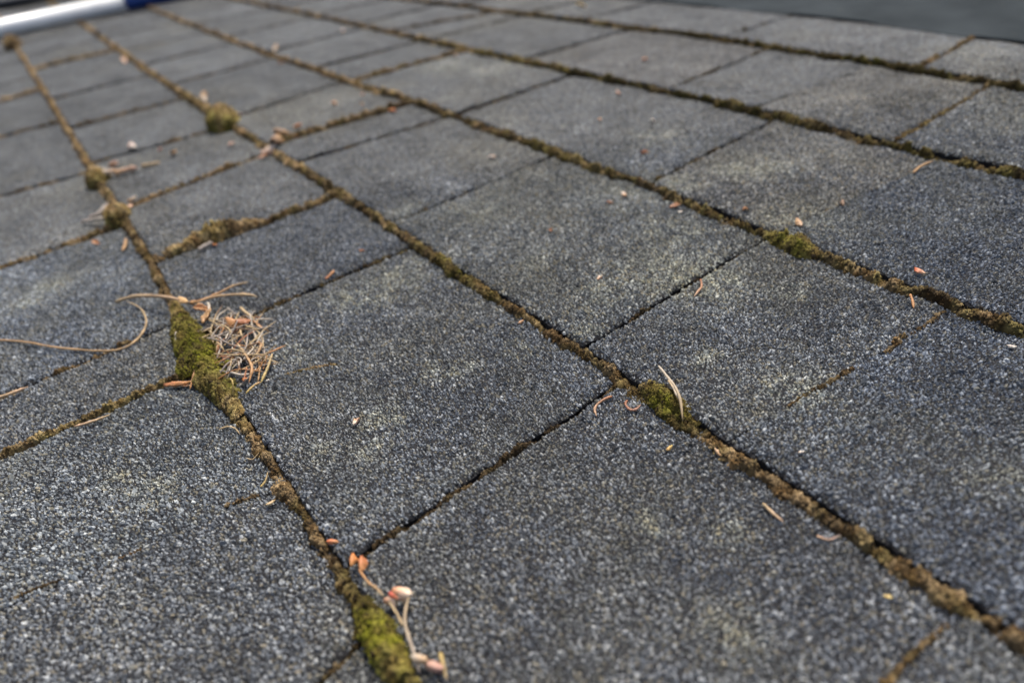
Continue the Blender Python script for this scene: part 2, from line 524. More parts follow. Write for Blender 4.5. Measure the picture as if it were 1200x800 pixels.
# ridge flashing above the last course: a smooth weathered sheet with a slightly wavy lower edge
def mat_flashing():
    m, nt, b = new_mat('weathered_sheet_metal')
    L = nt.links
    tc = N(nt, 'ShaderNodeTexCoord')
    n1 = N(nt, 'ShaderNodeTexNoise'); n1.inputs['Scale'].default_value = 16; n1.inputs['Detail'].default_value = 6
    n2 = N(nt, 'ShaderNodeTexNoise'); n2.inputs['Scale'].default_value = 60; n2.inputs['Detail'].default_value = 3
    n3 = N(nt, 'ShaderNodeTexNoise'); n3.inputs['Scale'].default_value = 900
    for n in (n1, n2, n3):
        L.new(tc.outputs['Object'], n.inputs['Vector'])
    r = N(nt, 'ShaderNodeValToRGB')
    r.color_ramp.elements[0].position, r.color_ramp.elements[0].color = 0.3, (0.022, 0.027, 0.030, 1)
    r.color_ramp.elements[1].position, r.color_ramp.elements[1].color = 0.7, (0.042, 0.050, 0.055, 1)
    L.new(n1.outputs['Fac'], r.inputs[0])
    s = N(nt, 'ShaderNodeValToRGB')
    s.color_ramp.elements[0].position, s.color_ramp.elements[0].color = 0.66, (0, 0, 0, 1)
    s.color_ramp.elements[1].position, s.color_ramp.elements[1].color = 0.74, (0.5, 0.5, 0.5, 1)
    L.new(n2.outputs['Fac'], s.inputs[0])
    mx = N(nt, 'ShaderNodeMix', data_type='RGBA')
    L.new(s.outputs[0], mx.inputs[0]); L.new(r.outputs[0], mx.inputs[6]); mx.inputs[7].default_value = (0.07, 0.07, 0.055, 1)
    L.new(mx.outputs[2], b.inputs['Base Color'])
    b.inputs['Roughness'].default_value = 0.85
    b.inputs['Specular IOR Level'].default_value = 0.03
    bp = N(nt, 'ShaderNodeBump'); bp.inputs['Distance'].default_value = 0.0004; bp.inputs['Strength'].default_value = 0.5
    L.new(n3.outputs['Fac'], bp.inputs['Height']); L.new(bp.outputs[0], b.inputs['Normal'])
    return m


mb = MB()
xs = np.linspace(X0 * SP, X1 * SP, 400); vs = np.array([0, 0.0, 0.001, 0.004, 0.02, 0.05, 0.1, 0.18, 0.25, 0.36])
gx, gv = np.meshgrid(xs, vs, indexing='ij')
gap = np.interp(xs / SP, [-7, -5.3, -4.9, -4.15, -4.1, -3.45, -3.4, -2.78, -2.7, -2.02, -2.0, -1.5, -1.4], [0, 0, 1.8, 1.8, 0, 0, 2, 1.8, 0, 0, 1.8, 1.8, 1.8]) * 0.001
gz = 0.0007 + gap[:, None] + np.where(gv > 0.004, -0.002 * np.clip(gv / 0.1, 0, 1), 0) * 0
gz = np.repeat(gap[:, None], len(vs), 1) * np.exp(-gv / 0.02) + 0.0003 + 0.0010 * np.minimum(gv / 0.02, 1)
gz[:, 0] -= 0.0008
gy = butt(6, gx) - 0.0 + gv
mb.add(np.stack([gx, gy, gz], -1).reshape(-1, 3), grid_faces(400, len(vs)), np.array([0.07, 0.08, 0.085]))
link('ridge_flashing', mb.mesh('ridge_flashing', [mat_flashing()], (-0.4, 0.7, 0)), (-0.4, 0.7, 0), roof)

# ------------------------------------------------------------------ moss
def surf(x, y):
    """height of the shingle surface at a roof point"""
    for k in range(-1, 7):
        if butt(k, x) <= y < butt(k + 1, x) or k == 6:
            t = (y - butt(k, x)) / (butt(k + 1, x) - butt(k, x))
            return float(T * (1 - t)) if k < 6 else 0.003
    return 0.0


BROWN, TAN, OLIVE, GREEN, DARK = [np.array(c) for c in ((0.110, 0.066, 0.027), (0.260, 0.185, 0.100), (0.110, 0.088, 0.019), (0.160, 0.158, 0.014), (0.026, 0.018, 0.010))]


def moss_colour(x, y, z, g, r):
    n = fbm(x * 330, y * 330, z * 330, seed=41, oct=3)
    a = np.clip((n - 0.35) * 3, 0, 1)[:, None]
    dry = BROWN * (1 - a) + TAN * a
    wet = OLIVE * (1 - a) + GREEN * a
    gg = np.clip(g - 0.08 + (fbm(x * 140, y * 140, seed=43) - 0.5) * 0.9, 0, 1)[:, None]
    c = dry * (1 - gg) + wet * gg
    c = c * 0.92 * (0.45 + 1.1 * r[:, None])
    c = c * (0.55 + 0.95 * np.clip((fbm(x * 75, y * 75, seed=47, oct=2) - 0.2) * 1.6, 0, 1))[:, None]
    k = (r < 0.13)[:, None]
    return np.where(k, DARK, c)


def moss_strip(mb, pts, wid, hgt, grn, step=0.0012, blob=0.00045, dens=1.0, z0=None, seed=0, ragged=1.0, tuft=0.0, lat=0.0, tone_mul=1.0):
    """a lumpy cushion along a line, crumbs of moss all over it"""
    pts = np.asarray(pts, float)
    seg = np.concatenate([[0], np.cumsum(np.linalg.norm(np.diff(pts, axis=0), axis=1))])
    Ltot = seg[-1]
    w = lambda u: np.interp(u, seg, np.broadcast_to(wid, len(pts)))
    h = lambda u: np.interp(u, seg, np.broadcast_to(hgt, len(pts)))
    gr = lambda u: np.interp(u, seg, np.broadcast_to(grn, len(pts)))
    zz = np.array([surf(*p) for p in pts]) if z0 is None else np.broadcast_to(z0, len(pts))

    def ev(u, s):
        c = np.stack([np.interp(u, seg, pts[:, 0]), np.interp(u, seg, pts[:, 1])], -1)
        c2 = np.stack([np.interp(u + 0.002, seg, pts[:, 0]), np.interp(u + 0.002, seg, pts[:, 1])], -1)
        c1 = np.stack([np.interp(u - 0.002, seg, pts[:, 0]), np.interp(u - 0.002, seg, pts[:, 1])], -1)
        d = c2 - c1
        d /= np.linalg.norm(d, axis=-1, keepdims=True) + 1e-12
        n = np.stack([-d[..., 1], d[..., 0]], -1)
        ww = w(u) * (1 + ragged * 0.9 * (fbm(u * 170, u * 0, seed=seed + 1, oct=3) - 0.5))
        ww = ww * (1 + 0.5 * ragged * (noise3(u * 520 + np.sign(s) * 9, u * 0 + 2, seed=seed + 8) - 0.5))
        hh = h(u) * (1 + ragged * 1.0 * (fbm(u * 120, u * 0 + 3, seed=seed + 2, oct=3) - 0.5))
        cr = np.abs(noise3(u * 150, u * 0 + 7, seed=seed + 3) - 0.5) * 7
        hh = hh * np.clip(1 - ragged * 0.85 * (1 - np.clip(cr, 0, 1)), 0.10, 1)
        off = (fbm(u * 110, u * 0 + 9, seed=seed + 4) - 0.5) * w(u) * 0.35 * ragged + lat * w(u)
        p = c + n * (off + s * ww * 0.5)[..., None]
        bump = fbm(p[..., 0] * 420, p[..., 1] * 420, seed=51, oct=3) - 0.45
        prof = np.clip(1 - np.abs(s) ** 2.6, 0, 1) ** 0.55
        z = np.interp(u, seg, zz) - 0.0008 + (hh + 0.0008) * prof + bump * hh * 0.75 * prof
        return np.stack([p[..., 0], p[..., 1], z], -1)

    nu = max(4, int(Ltot / step)); ns = 11 if np.max(wid) < 0.013 else 23
    U, S = np.meshgrid(np.linspace(0, Ltot, nu), np.linspace(-1, 1, ns), indexing='ij')
    V = ev(U, S).reshape(-1, 3)
    g = np.random.default_rng(seed + 5)
    mb.add(V, grid_faces(nu, ns), moss_colour(V[:, 0], V[:, 1], V[:, 2], gr(U.ravel()), g.uniform(0.05, 0.6, len(V))) * tone_mul, 0, 0)
    nb = int(Ltot * np.mean(np.broadcast_to(wid, len(pts))) / (blob * 1.5) ** 2 * dens)
    if nb:
        u = g.uniform(0, Ltot, nb); s = np.clip(g.normal(0, 0.5, nb), -0.98, 0.98)
        p = ev(u, s)
        p[:, 2] += 0.0001
        c = moss_colour(p[:, 0], p[:, 1], p[:, 2], gr(u), g.uniform(0, 1, nb)) * tone_mul
        granule_set(mb, p, blob * np.exp(g.normal(0, 0.35, nb)), c, mat=0, flat=1.0, tilt=0.8, seed=seed + 6)
    nt_ = int(nb * tuft)
    if nt_:
        u = g.uniform(0, Ltot, nt_); s = g.uniform(-0.9, 0.9, nt_)
        p = ev(u, s)
        c = moss_colour(p[:, 0], p[:, 1], p[:, 2], np.clip(gr(u) + 0.15, 0, 1), g.uniform(0.5, 1.2, nt_))
        a = g.uniform(0, 6.28, nt_); tip = np.stack([np.cos(a) * 0.5, np.sin(a) * 0.5, g.uniform(0.5, 1.2, nt_)], 1) * (blob * 3.0)
        sd = np.stack([-np.sin(a), np.cos(a), a * 0], 1) * blob * 0.45
        up = np.array([0, 0, 1.0]) * blob * 0.5
        v = np.stack([p - sd, p + sd, p + tip, p + up], 1).reshape(-1, 3)
        i = np.arange(nt_) * 4
        f = np.concatenate([np.stack([i, i + 1, i + 2], 1), np.stack([i + 1, i + 3, i + 2], 1), np.stack([i + 3, i, i + 2], 1)])
        mb.add(v, f, np.repeat(c, 4, axis=0), 0, 0)


def moss_ball(mb, c, rad, g, seed, blob, top=None, dens=1.0, tone_mul=1.0):
    """a rounded cushion standing on the joint"""
    c = np.asarray(c, float); rad = np.asarray(rad, float)
    nu, nv = 40, 22
    th, ph = np.meshgrid(np.linspace(0, 2 * math.pi, nu), np.linspace(-0.5, math.pi / 2, nv), indexing='ij')

    def ev(th, ph):
        d = np.stack([np.cos(th) * np.cos(ph), np.sin(th) * np.cos(ph), np.sin(ph)], -1)
        k = 0.86 + 0.32 * (fbm(d[..., 0] * 2.2 + seed, d[..., 1] * 2.2, d[..., 2] * 2.2, seed=seed, oct=4) - 0.3)
        p = c + d * rad * k[..., None]
        return p, d
    p, d = ev(th, ph)
    V = p.reshape(-1, 3)
    q = np.random.default_rng(seed)

    def cc(P, D, r):
        gg = np.full(len(P), g) if top is None else g + (top - g) * np.clip(D[:, 2] * 1.1, 0, 1)
        return moss_colour(P[:, 0], P[:, 1], P[:, 2], gg, r) * tone_mul
    mb.add(V, grid_faces(nu, nv), cc(V, d.reshape(-1, 3), q.uniform(0.05, 0.6, len(V))), 0, 0)
    n = int(6.28 * rad[0] * rad[2] / (blob * 1.4) ** 2 * dens)
    th = q.uniform(0, 6.283, n); ph = np.arcsin(q.uniform(-0.3, 1, n))
    p, d = ev(th, ph)
    granule_set(mb, p, blob * np.exp(q.normal(0, 0.3, n)), cc(p, d, q.uniform(0, 1, n)), mat=0, flat=1.0, tilt=0.8, seed=seed + 1)


def line_strip(mb, k, keys, seed, thin=0.93, low=0.82, tone_mul=1.0):
    """moss along the butt edge of course k; keys = (x in metres, width mm, height mm, greenness)"""
    keys = sorted(keys)
    kx = np.array([q[0] for q in keys])
    for (xa, xb, step, blob, dens, tuft) in ((X0 * SP, -1.05, 0.006, 0.0016, 0.6, 0), (-1.05, -0.55, 0.0025, 0.0008, 0.9, 0), (-0.55, X1 * SP, 0.0012, 0.00046, 1.1, 0.10)):
        if xb <= xa:
            continue
        x = np.arange(xa, xb + 0.004, 0.004)
        brk = np.clip((fbm(x * 38, x * 0, seed=seed + 9) - 0.25) * 4, 0.35, 1) if k > 2 else 1.0
        w = brk * np.interp(x, kx, [q[1] for q in keys]) * 0.00088 * thin
        h = np.interp(x, kx, [q[2] for q in keys]) * 0.001 * low
        g = np.interp(x, kx, [q[3] for q in keys])
        g = g - 0.12 * np.clip((-0.6 - x) / 0.3, 0, 1)
        pts = np.stack([x, butt(k, x) - w * 0.42 + 0.0004], 1)
        moss_strip(mb, pts, w, h, g, step, blob, dens, z0=-0.0002, seed=seed, tuft=tuft, ragged=1.25, tone_mul=tone_mul * (1.25 if xb < -0.5 else 0.82))


mb = MB()
line_strip(mb, 0, [(X0 * SP, 6, 4, .2), (1, 6, 4, .2)], 100)
line_strip(mb, 1, [(-1.8310, 9, 6, .15), (-1.1068, 8, 5, .15), (-0.7827, 9, 6, .2), (-0.5517, 9, 5, .2), (-0.4247, 7.5, 4.5, .1), (-0.3938, 9, 5, .4),
                   (-0.2764, 9.5, 4.6, .3), (-0.2547, 9, 4.6, .12), (-0.2375, 7, 4, .08), (-0.2223, 10, 5, .15), (-0.2066, 6.5, 4, .1), (-0.1842, 6, 4, .1),
                   (-0.1685, 6, 4, .2), (-0.1567, 8.5, 5, .45), (-0.1433, 9, 5, .6), (-0.1199, 9, 5, .6)], 200)
line_strip(mb, 2, [(-1.8764, 9, 6, .15), (-1.0732, 9, 6, .2), (-0.8738, 12, 8, .25), (-0.6859, 9, 6, .15), (-0.5345, 9, 5.5, .2), (-0.4781, 10, 6, .35), (-0.4301, 8, 5, .25),
                   (-0.3730, 8, 5, .25), (-0.3435, 7, 5, .35), (-0.3103, 10, 6, .65), (-0.2832, 8, 5, .4), (-0.2545, 6.5, 4.2, .2), (-0.2138, 7, 4.3, .15),
                   (-0.1865, 7, 4.3, .1), (-0.1700, 9, 5, .15), (-0.1573, 9, 4.5, .5), (-0.1295, 8.5, 4.2, .45), (-0.1153, 8.5, 4.6, .18), (-0.0968, 7.5, 4.3, .12),
                   (-0.0775, 7.5, 4.2, .10), (-0.0579, 8, 4.3, .06), (-0.0452, 8, 4.4, .15), (-0.0340, 11, 5, .15), (-0.0283, 12, 5, .15), (-0.0237, 7, 4, .1), (-0.0113, 6.5, 4, .02)], 300)
line_strip(mb, 3, [(-1.8844, 9, 6, .15), (-1.1027, 9, 6, .15), (-0.6344, 10, 6, .2), (-0.5136, 9, 5.5, .2), (-0.4164, 10, 6, .5), (-0.3439, 10, 6, .45), (-0.3052, 9, 5.5, .3),
                   (-0.2704, 9, 5.5, .25), (-0.2286, 10, 6, .35), (-0.1990, 10, 5.5, .6), (-0.1751, 10, 5, .5), (-0.1567, 9, 5, .2), (-0.1242, 9, 5, .25), (-0.0997, 9, 5, .25), (-0.0738, 8, 5, .3)], 400, 0.88, 0.78, 0.9)
line_strip(mb, 4, [(-1.4181, 9, 6, .15), (-0.9187, 10, 6, .2), (-0.7019, 13, 8, .5), (-0.6418, 10, 6, .4), (-0.5102, 10, 6.5, .5), (-0.3799, 10, 6, .45), (-0.3298, 14, 8, .6), (-0.2685, 11, 6.5, .35),
                   (-0.2243, 11, 6.5, .4), (-0.2037, 15, 8, .75), (-0.1827, 10, 6, .4), (-0.1371, 10, 6, .5)], 500, 0.72, 0.72, 0.75)
line_strip(mb, 5, [(-1.0973, 9, 6, .2), (-0.6874, 11, 6, .3), (-0.5016, 10, 6, .4), (-0.3644, 12, 6.5, .5), (-0.3164, 13, 7.5, .7), (-0.2253, 12, 6, .45), (-0.1976, 12, 6, .4)], 600, 0.62, 0.66, 0.65)
# moss and dirt in the joints between the tabs: width mm, height mm, greenness, share of the joint that is filled
JM = {(0, -0.790): (3, -0.8, 0.3, 0.6), (0, -1.740): (2.0, 0.6, 0.02, 0.22), (0, -2.408): (5, 1.5, 0.2, 1), (0, -2.801): (5, 0, 0.12, 0.6), (0, -4.143): (6, 0.8, 0.05, 0.9), (0, -5.528): (5, -0.2, 0.05, 0.7), (0, -7.266): (5, -0.2, 0.02, 0.8), (0, -8.621): (8, 1.5, 0.1, 0.9), (1, -0.239): (3.5, 0.7, 0.02, 0.6), (1, -1.189): (3.4, -0.7, 0.12, 0.72), (1, -2.589): (4, -0.8, 0.25, 0.75), (1, -3.453): (7, 3.5, 0.2, 1), (1, -4.361): (6, 0.6, 0.1, 0.85), (1, -5.505): (5, -0.2, 0.02, 0.7), (1, -6.719): (5, 0, 0.05, 0.7), (1, -10.053): (8, 3, 0.1, 1), (2, -0.807): (2.0, 0.6, 0.02, 0.36), (2, -1.421): (3, -0.6, 0.2, 0.5), (2, -2.824): (3, -2.4, 0.05, 0.6), (2, -4.080): (4, -2, 0.05, 0.8), (2, -4.564): (8, 3, 0.12, 1), (3, -1.403): (2, 0.4, 0.05, 0.15), (3, -2.132): (4, -0.6, 0.2, 0.6), (3, -3.894): (4, -1.8, 0.1, 0.8), (3, -5.388): (7, 2.2, 0.1, 1), (4, -1.522): (5, -0.2, 0.25, 0.7), (4, -2.345): (3, 0.5, 0.1, 0.25), (4, -2.993): (4, -0.5, 0.2, 0.6), (4, -6.670): (5, 0.3, 0.1, 0.8), (5, -1.966): (6, 0.5, 0.1, 0.7), (5, -3.439): (5, -0.5, 0.1, 0.6)}
jseed = 700
for k in range(-1, 6):
    for j in JOINTS[k]:
        jseed += 11
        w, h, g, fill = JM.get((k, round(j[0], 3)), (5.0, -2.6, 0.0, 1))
        a = np.array([j[0] * SP, butt(k, j[0] * SP)]); b = np.array([j[1] * SP, butt(k + 1, j[1] * SP)])
        t = np.linspace(0.0, 1.0, 30)
        pts = a + (b - a) * t[:, None]
        on = fbm(t * 7 + jseed, t * 0, seed=jseed, oct=2)
        zz = T * (1 - t) - 0.0046
        f = np.clip((on - (1 - fill) * 0.9) * 6, 0, 1) if fill < 1 else np.ones(30)
        far = j[0] < -6
        moss_strip(mb, pts, w * 0.001 * (0.35 + 0.65 * f), np.maximum(0.0003, 0.0006 + (h * 0.001 + 0.0042) * f), g, 0.004 if far else 0.0012, 0.001 if far else 0.00042, 0.7 if far else 1.0, z0=zz, seed=jseed, ragged=0.45 if h > 1 else 1.0, tone_mul=1.0 if h > 0.5 else 0.7 if h > -0.3 else 0.30)  # the lower the fill sits in its joint, the darker its colour
for q, pth in enumerate(([(-0.1090, 0.1996), (-0.1073, 0.2116), (-0.1062, 0.2249)], [(-0.1104, 0.1859), (-0.1090, 0.1973)], [(-0.1033, 0.2428), (-0.1024, 0.2551)], [(-0.1023, 0.2637), (-0.1018, 0.2753), (-0.1018, 0.2897)],
                         [(-0.0255, 0.1443), (-0.0264, 0.1349), (-0.0270, 0.1264), (-0.0267, 0.1172)], [(-0.2415, -0.0927), (-0.2402, -0.0842), (-0.2378, -0.0751)], [(-0.2326, -0.0558), (-0.2319, -0.0475)], [(-0.2304, -0.0148), (-0.2272, -0.0011)])):
    moss_strip(mb, pth, 0.0022 if q in (0, 4) else 0.0016, 0.0007, 0.05, 0.0012, 0.0004, 0.7, seed=950 + q * 7, tone_mul=0.5 if q == 4 else 0.62)
moss_strip(mb, [(-0.2913, 0.0371), (-0.2892, 0.0428), (-0.2858, 0.0508), (-0.2802, 0.0598)], 0.0016, 0.0006, 0.15, 0.0012, 0.0004, 0.5, seed=990)
link('moss', mb.mesh('moss', [M_MOSS]), kind='stuff', label='brown and olive moss filling the joints of the shingles', cat='moss')


def clump(build, at, label):
    m = MB()
    build(m)
    o = (at[0], at[1], 0.0)
    return link('moss_clump', m.mesh('moss_clump', [M_MOSS], o), o, label=label, cat='moss')


clump(lambda m: (moss_strip(m, [(-0.4220, 0.0114), (-0.3981, 0.0088), (-0.3717, 0.0072), (-0.3390, 0.0072), (-0.3037, 0.0070), (-0.2795, 0.0091)], np.array([6, 10, 19, 19, 13, 6]) * .001, np.array([3, 6, 9.5, 9, 6, 3]) * .001,
                                np.array([.3, .6, .95, .95, .7, .2]), 0.0007, 0.00048, 1.7, z0=0.001, seed=21, ragged=0.25, tuft=0.8),
                 [moss_ball(m, (*q, 0.001), (rr * 1.15, rr * 0.9, hz), gg, 210 + i, 0.00048, top=gg + 0.1, dens=1.4) for i, (q, rr, hz, gg) in enumerate((
                     ((-0.3610, 0.0035), 0.0085, 0.009, .95), ((-0.3667, 0.0108), 0.0070, 0.0085, .95), ((-0.3427, 0.0007), 0.0095, 0.0080, .9), ((-0.3473, 0.0113), 0.0095, 0.0095, 1.0),
                     ((-0.3252, 0.0088), 0.0085, 0.0085, .8), ((-0.3228, 0.0027), 0.0070, 0.0065, .6), ((-0.3065, 0.0105), 0.0070, 0.0065, .85), ((-0.2966, 0.0123), 0.0050, 0.0050, .6), ((-0.3816, 0.0057), 0.0052, 0.005, .7), ((-0.3217, 0.0170), 0.0060, 0.006, .75)))]),
      (-0.3450, 0.0064), 'large bright green moss clump beside the heap of dry needles')
clump(lambda m: (moss_strip(m, [(-0.1618, 0.1552), (-0.1556, 0.1558), (-0.1457, 0.1558), (-0.1359, 0.1554), (-0.1279, 0.1550)], np.array([6, 9, 10.5, 9, 5]) * .001, np.array([3, 6, 7, 6, 3]) * .001,
                           np.array([.4, .9, .95, .7, .4]), 0.0007, 0.0004, 1.6, z0=0.0005, seed=22, ragged=0.3, tuft=0.9),
                 [moss_ball(m, (*q, 0.001), (rr * 1.1, rr * 0.9, hz), gg, 230 + i, 0.00042, top=gg + 0.1, dens=1.4) for i, (q, rr, hz, gg) in enumerate((((-0.1512, 0.1548), 0.0058, 0.0062, .95), ((-0.1442, 0.1557), 0.0064, 0.0066, 1.0), ((-0.1360, 0.1545), 0.0046, 0.0050, .8), ((-0.1438, 0.1517), 0.0045, 0.0035, .6)))]),
      (-0.1457, 0.1558), 'olive green moss clump under the forked pale grass straw')
clump(lambda m: (moss_strip(m, [(-0.1498, 0.0113), (-0.1440, 0.0104), (-0.1353, 0.0099), (-0.1263, 0.0096), (-0.1155, 0.0092)], np.array([7, 10.5, 12, 12, 10]) * .001, np.array([4, 7.5, 8.5, 8.5, 7]) * .001,
                           np.array([.5, .95, 1, .9, .7]), 0.0007, 0.00045, 1.6, z0=0.0008, seed=23, ragged=0.3, tuft=0.7),
                 [moss_ball(m, (*q, 0.001), (rr * 1.1, rr * 0.9, hz), gg, 240 + i, 0.00042, top=gg + 0.1, dens=1.4) for i, (q, rr, hz, gg) in enumerate((((-0.1417, 0.0103), 0.0062, 0.0075, 1.0), ((-0.1361, 0.0103), 0.0068, 0.0085, 1.0), ((-0.1297, 0.0098), 0.0066, 0.0078, .95), ((-0.1228, 0.0095), 0.0062, 0.007, .8)))]),
      (-0.1333, 0.0101), 'green moss clump beside the twig and pink bud at the bottom edge')
clump(lambda m: moss_ball(m, (*(-0.7606, 0.1438), 0.001), (0.024, 0.018, 0.023), 0.8, 24, 0.0009, top=0.3, tone_mul=1.35), (-0.7606, 0.1438), 'round dark green moss ball standing highest above its joint')
clump(lambda m: moss_ball(m, (*(-0.7082, 0.0100), 0.001), (0.0135, 0.0115, 0.016), 0.45, 25, 0.0008, top=0.2, tone_mul=1.6), (-0.7082, 0.0100), 'brown moss ball next to the pinkish husk bits')
clump(lambda m: moss_ball(m, (*(-0.5970, 0.0080), 0.001), (0.0125, 0.0115, 0.0155), 0.45, 26, 0.0007, top=0.2, tone_mul=1.6), (-0.5970, 0.0080), 'tan moss ball with pale straw bits on both sides')
clump(lambda m: moss_strip(m, [(-0.4850, 0.0206), (-0.4841, 0.0317), (-0.4844, 0.0452), (-0.4835, 0.0567), (-0.4829, 0.0667), (-0.4826, 0.0781), (-0.4799, 0.0917)], np.array([4, 9, 12, 15, 13, 10, 4]) * .001, np.array([2, 6, 9, 11, 9, 6, 2.5]) * .001,
                           np.array([.1, .2, .3, .6, .35, .2, .1]), 0.0011, 0.00055, 1.4, seed=27, ragged=0.35, tone_mul=1.3),
      (-0.4827, 0.0559), 'long olive moss ridge in the joint with an orange bud scale at its foot')
clump(lambda m: moss_strip(m, [(-0.2031, 0.2967), (-0.1922, 0.2956), (-0.1799, 0.2949), (-0.1687, 0.2950)], np.array([5, 13, 13, 6]) * .001, np.array([3, 6.5, 6.5, 3]) * .001,
                           np.array([.5, .85, .7, .4]), 0.001, 0.0005, 1.3, z0=0.0005, seed=28, ragged=0.5, tuft=0.15),
      (-0.1882, 0.2953), 'green moss clump in the corner where two joints meet, by a tan husk')
clump(lambda m: moss_ball(m, (*(-1.7534, 0.0074), 0.001), (0.024, 0.018, 0.024), 0.1, 29, 0.0014), (-1.7534, 0.0074), 'brown moss lump just below the white pole')


# ------------------------------------------------------------------ litter on the roof
def smooth_path(pts, n):
    pts = np.asarray(pts, float)
    if len(pts) == 2:
        return pts[0] + (pts[1] - pts[0]) * np.linspace(0, 1, n)[:, None]
    P_ = np.concatenate([[2 * pts[0] - pts[1]], pts, [2 * pts[-1] - pts[-2]]])
    out = []
    m = len(pts) - 1
    for t in np.linspace(0, m, n):
        i = min(int(t), m - 1); f = t - i
        p0, p1, p2, p3 = P_[i:i + 4]
        out.append(0.5 * (2 * p1 + (p2 - p0) * f + (2 * p0 - 5 * p1 + 4 * p2 - p3) * f * f + (3 * p1 - p0 - 3 * p2 + p3) * f ** 3))
    return np.array(out)


def tube(mb, pts, rad, c0, c1=None, n=16, sides=6, taper=(0.6, 0.25), seed=0, flat=1.0):
    """a needle or twig along 3D points, thinner at both ends"""
    p = smooth_path(pts, n)
    g = np.random.default_rng(seed)
    d = np.gradient(p, axis=0); d /= np.linalg.norm(d, axis=1, keepdims=True) + 1e-12
    up = np.array([0.05, 0.03, 1.0])
    a = np.cross(d, up); a /= np.linalg.norm(a, axis=1, keepdims=True) + 1e-9
    b = np.cross(a, d)
    t = np.linspace(0, 1, n)
    r = rad * np.minimum(1, np.minimum(taper[0] + t * 6, taper[1] + (1 - t) * 4)) * (1 + 0.15 * g.normal(size=n))
    th = np.arange(sides) * 2 * math.pi / sides
    V = p[:, None] + r[:, None, None] * (a[:, None] * np.cos(th)[None, :, None] + flat * b[:, None] * np.sin(th)[None, :, None])
    F = []
    for i in range(n - 1):
        for s in range(sides):
            q, q2 = i * sides + s, i * sides + (s + 1) % sides
            F += [(q, q2, q + sides), (q2, q2 + sides, q + sides)]
    V = V.reshape(-1, 3)
    V = np.concatenate([V, p[:1], p[-1:]])
    e0, e1 = n * sides, n * sides + 1
    for s in range(sides):
        F += [(e0, (s + 1) % sides, s), (e1, (n - 1) * sides + s, (n - 1) * sides + (s + 1) % sides)]
    c0 = np.asarray(c0); c1 = c0 if c1 is None else np.asarray(c1)
    C = (c0 + (c1 - c0) * t[:, None]) * 0.72
    C = C * (1 + 0.13 * g.normal(size=n))[:, None]
    C = np.repeat(C, sides, axis=0); C = np.concatenate([C, C[:1], C[-1:]])
    mb.add(V, F, np.clip(C, 0.01, 0.9), 0, 0)


STRAW = (0.52, 0.38, 0.21); TANC = (0.47, 0.28, 0.13); RUST = (0.37, 0.15, 0.07); ORANGE = (0.51, 0.25, 0.10); PALE = (0.58, 0.50, 0.40); GREYB = (0.40, 0.34, 0.29); BARK = (0.22, 0.13, 0.075)
PEACH = (0.62, 0.40, 0.25); PINK = (0.58, 0.36, 0.26); WHITE = (0.78, 0.68, 0.58); YEL = (0.58, 0.42, 0.14)


def to3(pts, lift, rad, base=None):
    """roof points to 3D, resting on the surface with the given lift at each point"""
    lift = np.broadcast_to(lift, len(pts))
    return [(x, y, (surf(x, y) if base is None else base) + rad + 0.0007 + l * 0.001) for (x, y), l in zip(pts, lift)]


seed_n = [50]


def needle(pts, rad, c0, label, c1=None, lift=0.0, cat='pine needle', name='pine_needle', group=None, n=18, taper=(0.6, 0.25)):
    seed_n[0] += 1
    p3 = to3(pts, lift, rad)
    o = p3[0]
    m = MB()
    tube(m, p3, rad, c0, c1, n=n, seed=seed_n[0], taper=taper)
    return link(name, m.mesh(name, [M_DRY], o), o, label=label, cat=cat, group=group)


def scale_shape(mb, c, ln, wd, rot, tilt, roll, curl, ca, cb, seed):
    """a papery bud scale: a pointed cupped shell with a ragged end, thick enough to cast a shade"""
    g = np.random.default_rng(seed)
    nu, nv = 11, 9
    u, v = np.meshgrid(np.linspace(0, 1, nu), np.linspace(-1, 1, nv), indexing='ij')
    w = np.sin(np.clip(u, 0.03, 0.985) * math.pi) ** 0.65 * (1.12 - 0.35 * u) * (1 + 0.12 * np.sin(u * 9 + seed))
    x = (u - 0.5 + 0.05 * g.normal(size=u.shape) * (np.abs(v) > 0.6)) * ln
    y = v * w * wd * 0.5
    z = curl * wd * (v * v * w) * 0.55 + curl * ln * 0.25 * (u - 0.45) ** 2 + g.normal(0, 0.030, u.shape) * ln * (0.4 + 0.6 * np.abs(v))
    top = np.stack([x, y, z], -1).reshape(-1, 3)
    bot = top.copy(); bot[:, 2] -= 0.05 * ln + 0.00012
    F = grid_faces(nu, nv); n = nu * nv
    FF = [F, F[:, ::-1] + n]
    ring = [i * nv for i in range(nu)] + [(nu - 1) * nv + j for j in range(1, nv)] + [i * nv + nv - 1 for i in range(nu - 2, -1, -1)] + [j for j in range(nv - 2, 0, -1)]
    q = np.array(ring); q2 = np.roll(q, -1)
    FF += [np.stack([q, q + n, q2], 1), np.stack([q2, q + n, q2 + n], 1)]
    V = np.concatenate([top, bot])
    R = (Matrix.Rotation(rot, 3, 'Z') @ Matrix.Rotation(tilt, 3, 'Y') @ Matrix.Rotation(roll, 3, 'X'))
    V = V @ np.array(R).T
    V[:, 2] -= V[:, 2].min()
    t = np.clip(u.ravel() + g.normal(0, 0.12, n), 0, 1)[:, None]
    C = (np.array(ca) * (1 - t) + np.array(cb) * t) * 0.86
    mb.add(V + np.asarray(c), np.concatenate(FF), np.concatenate([C, C * 0.9]), 0, 0)


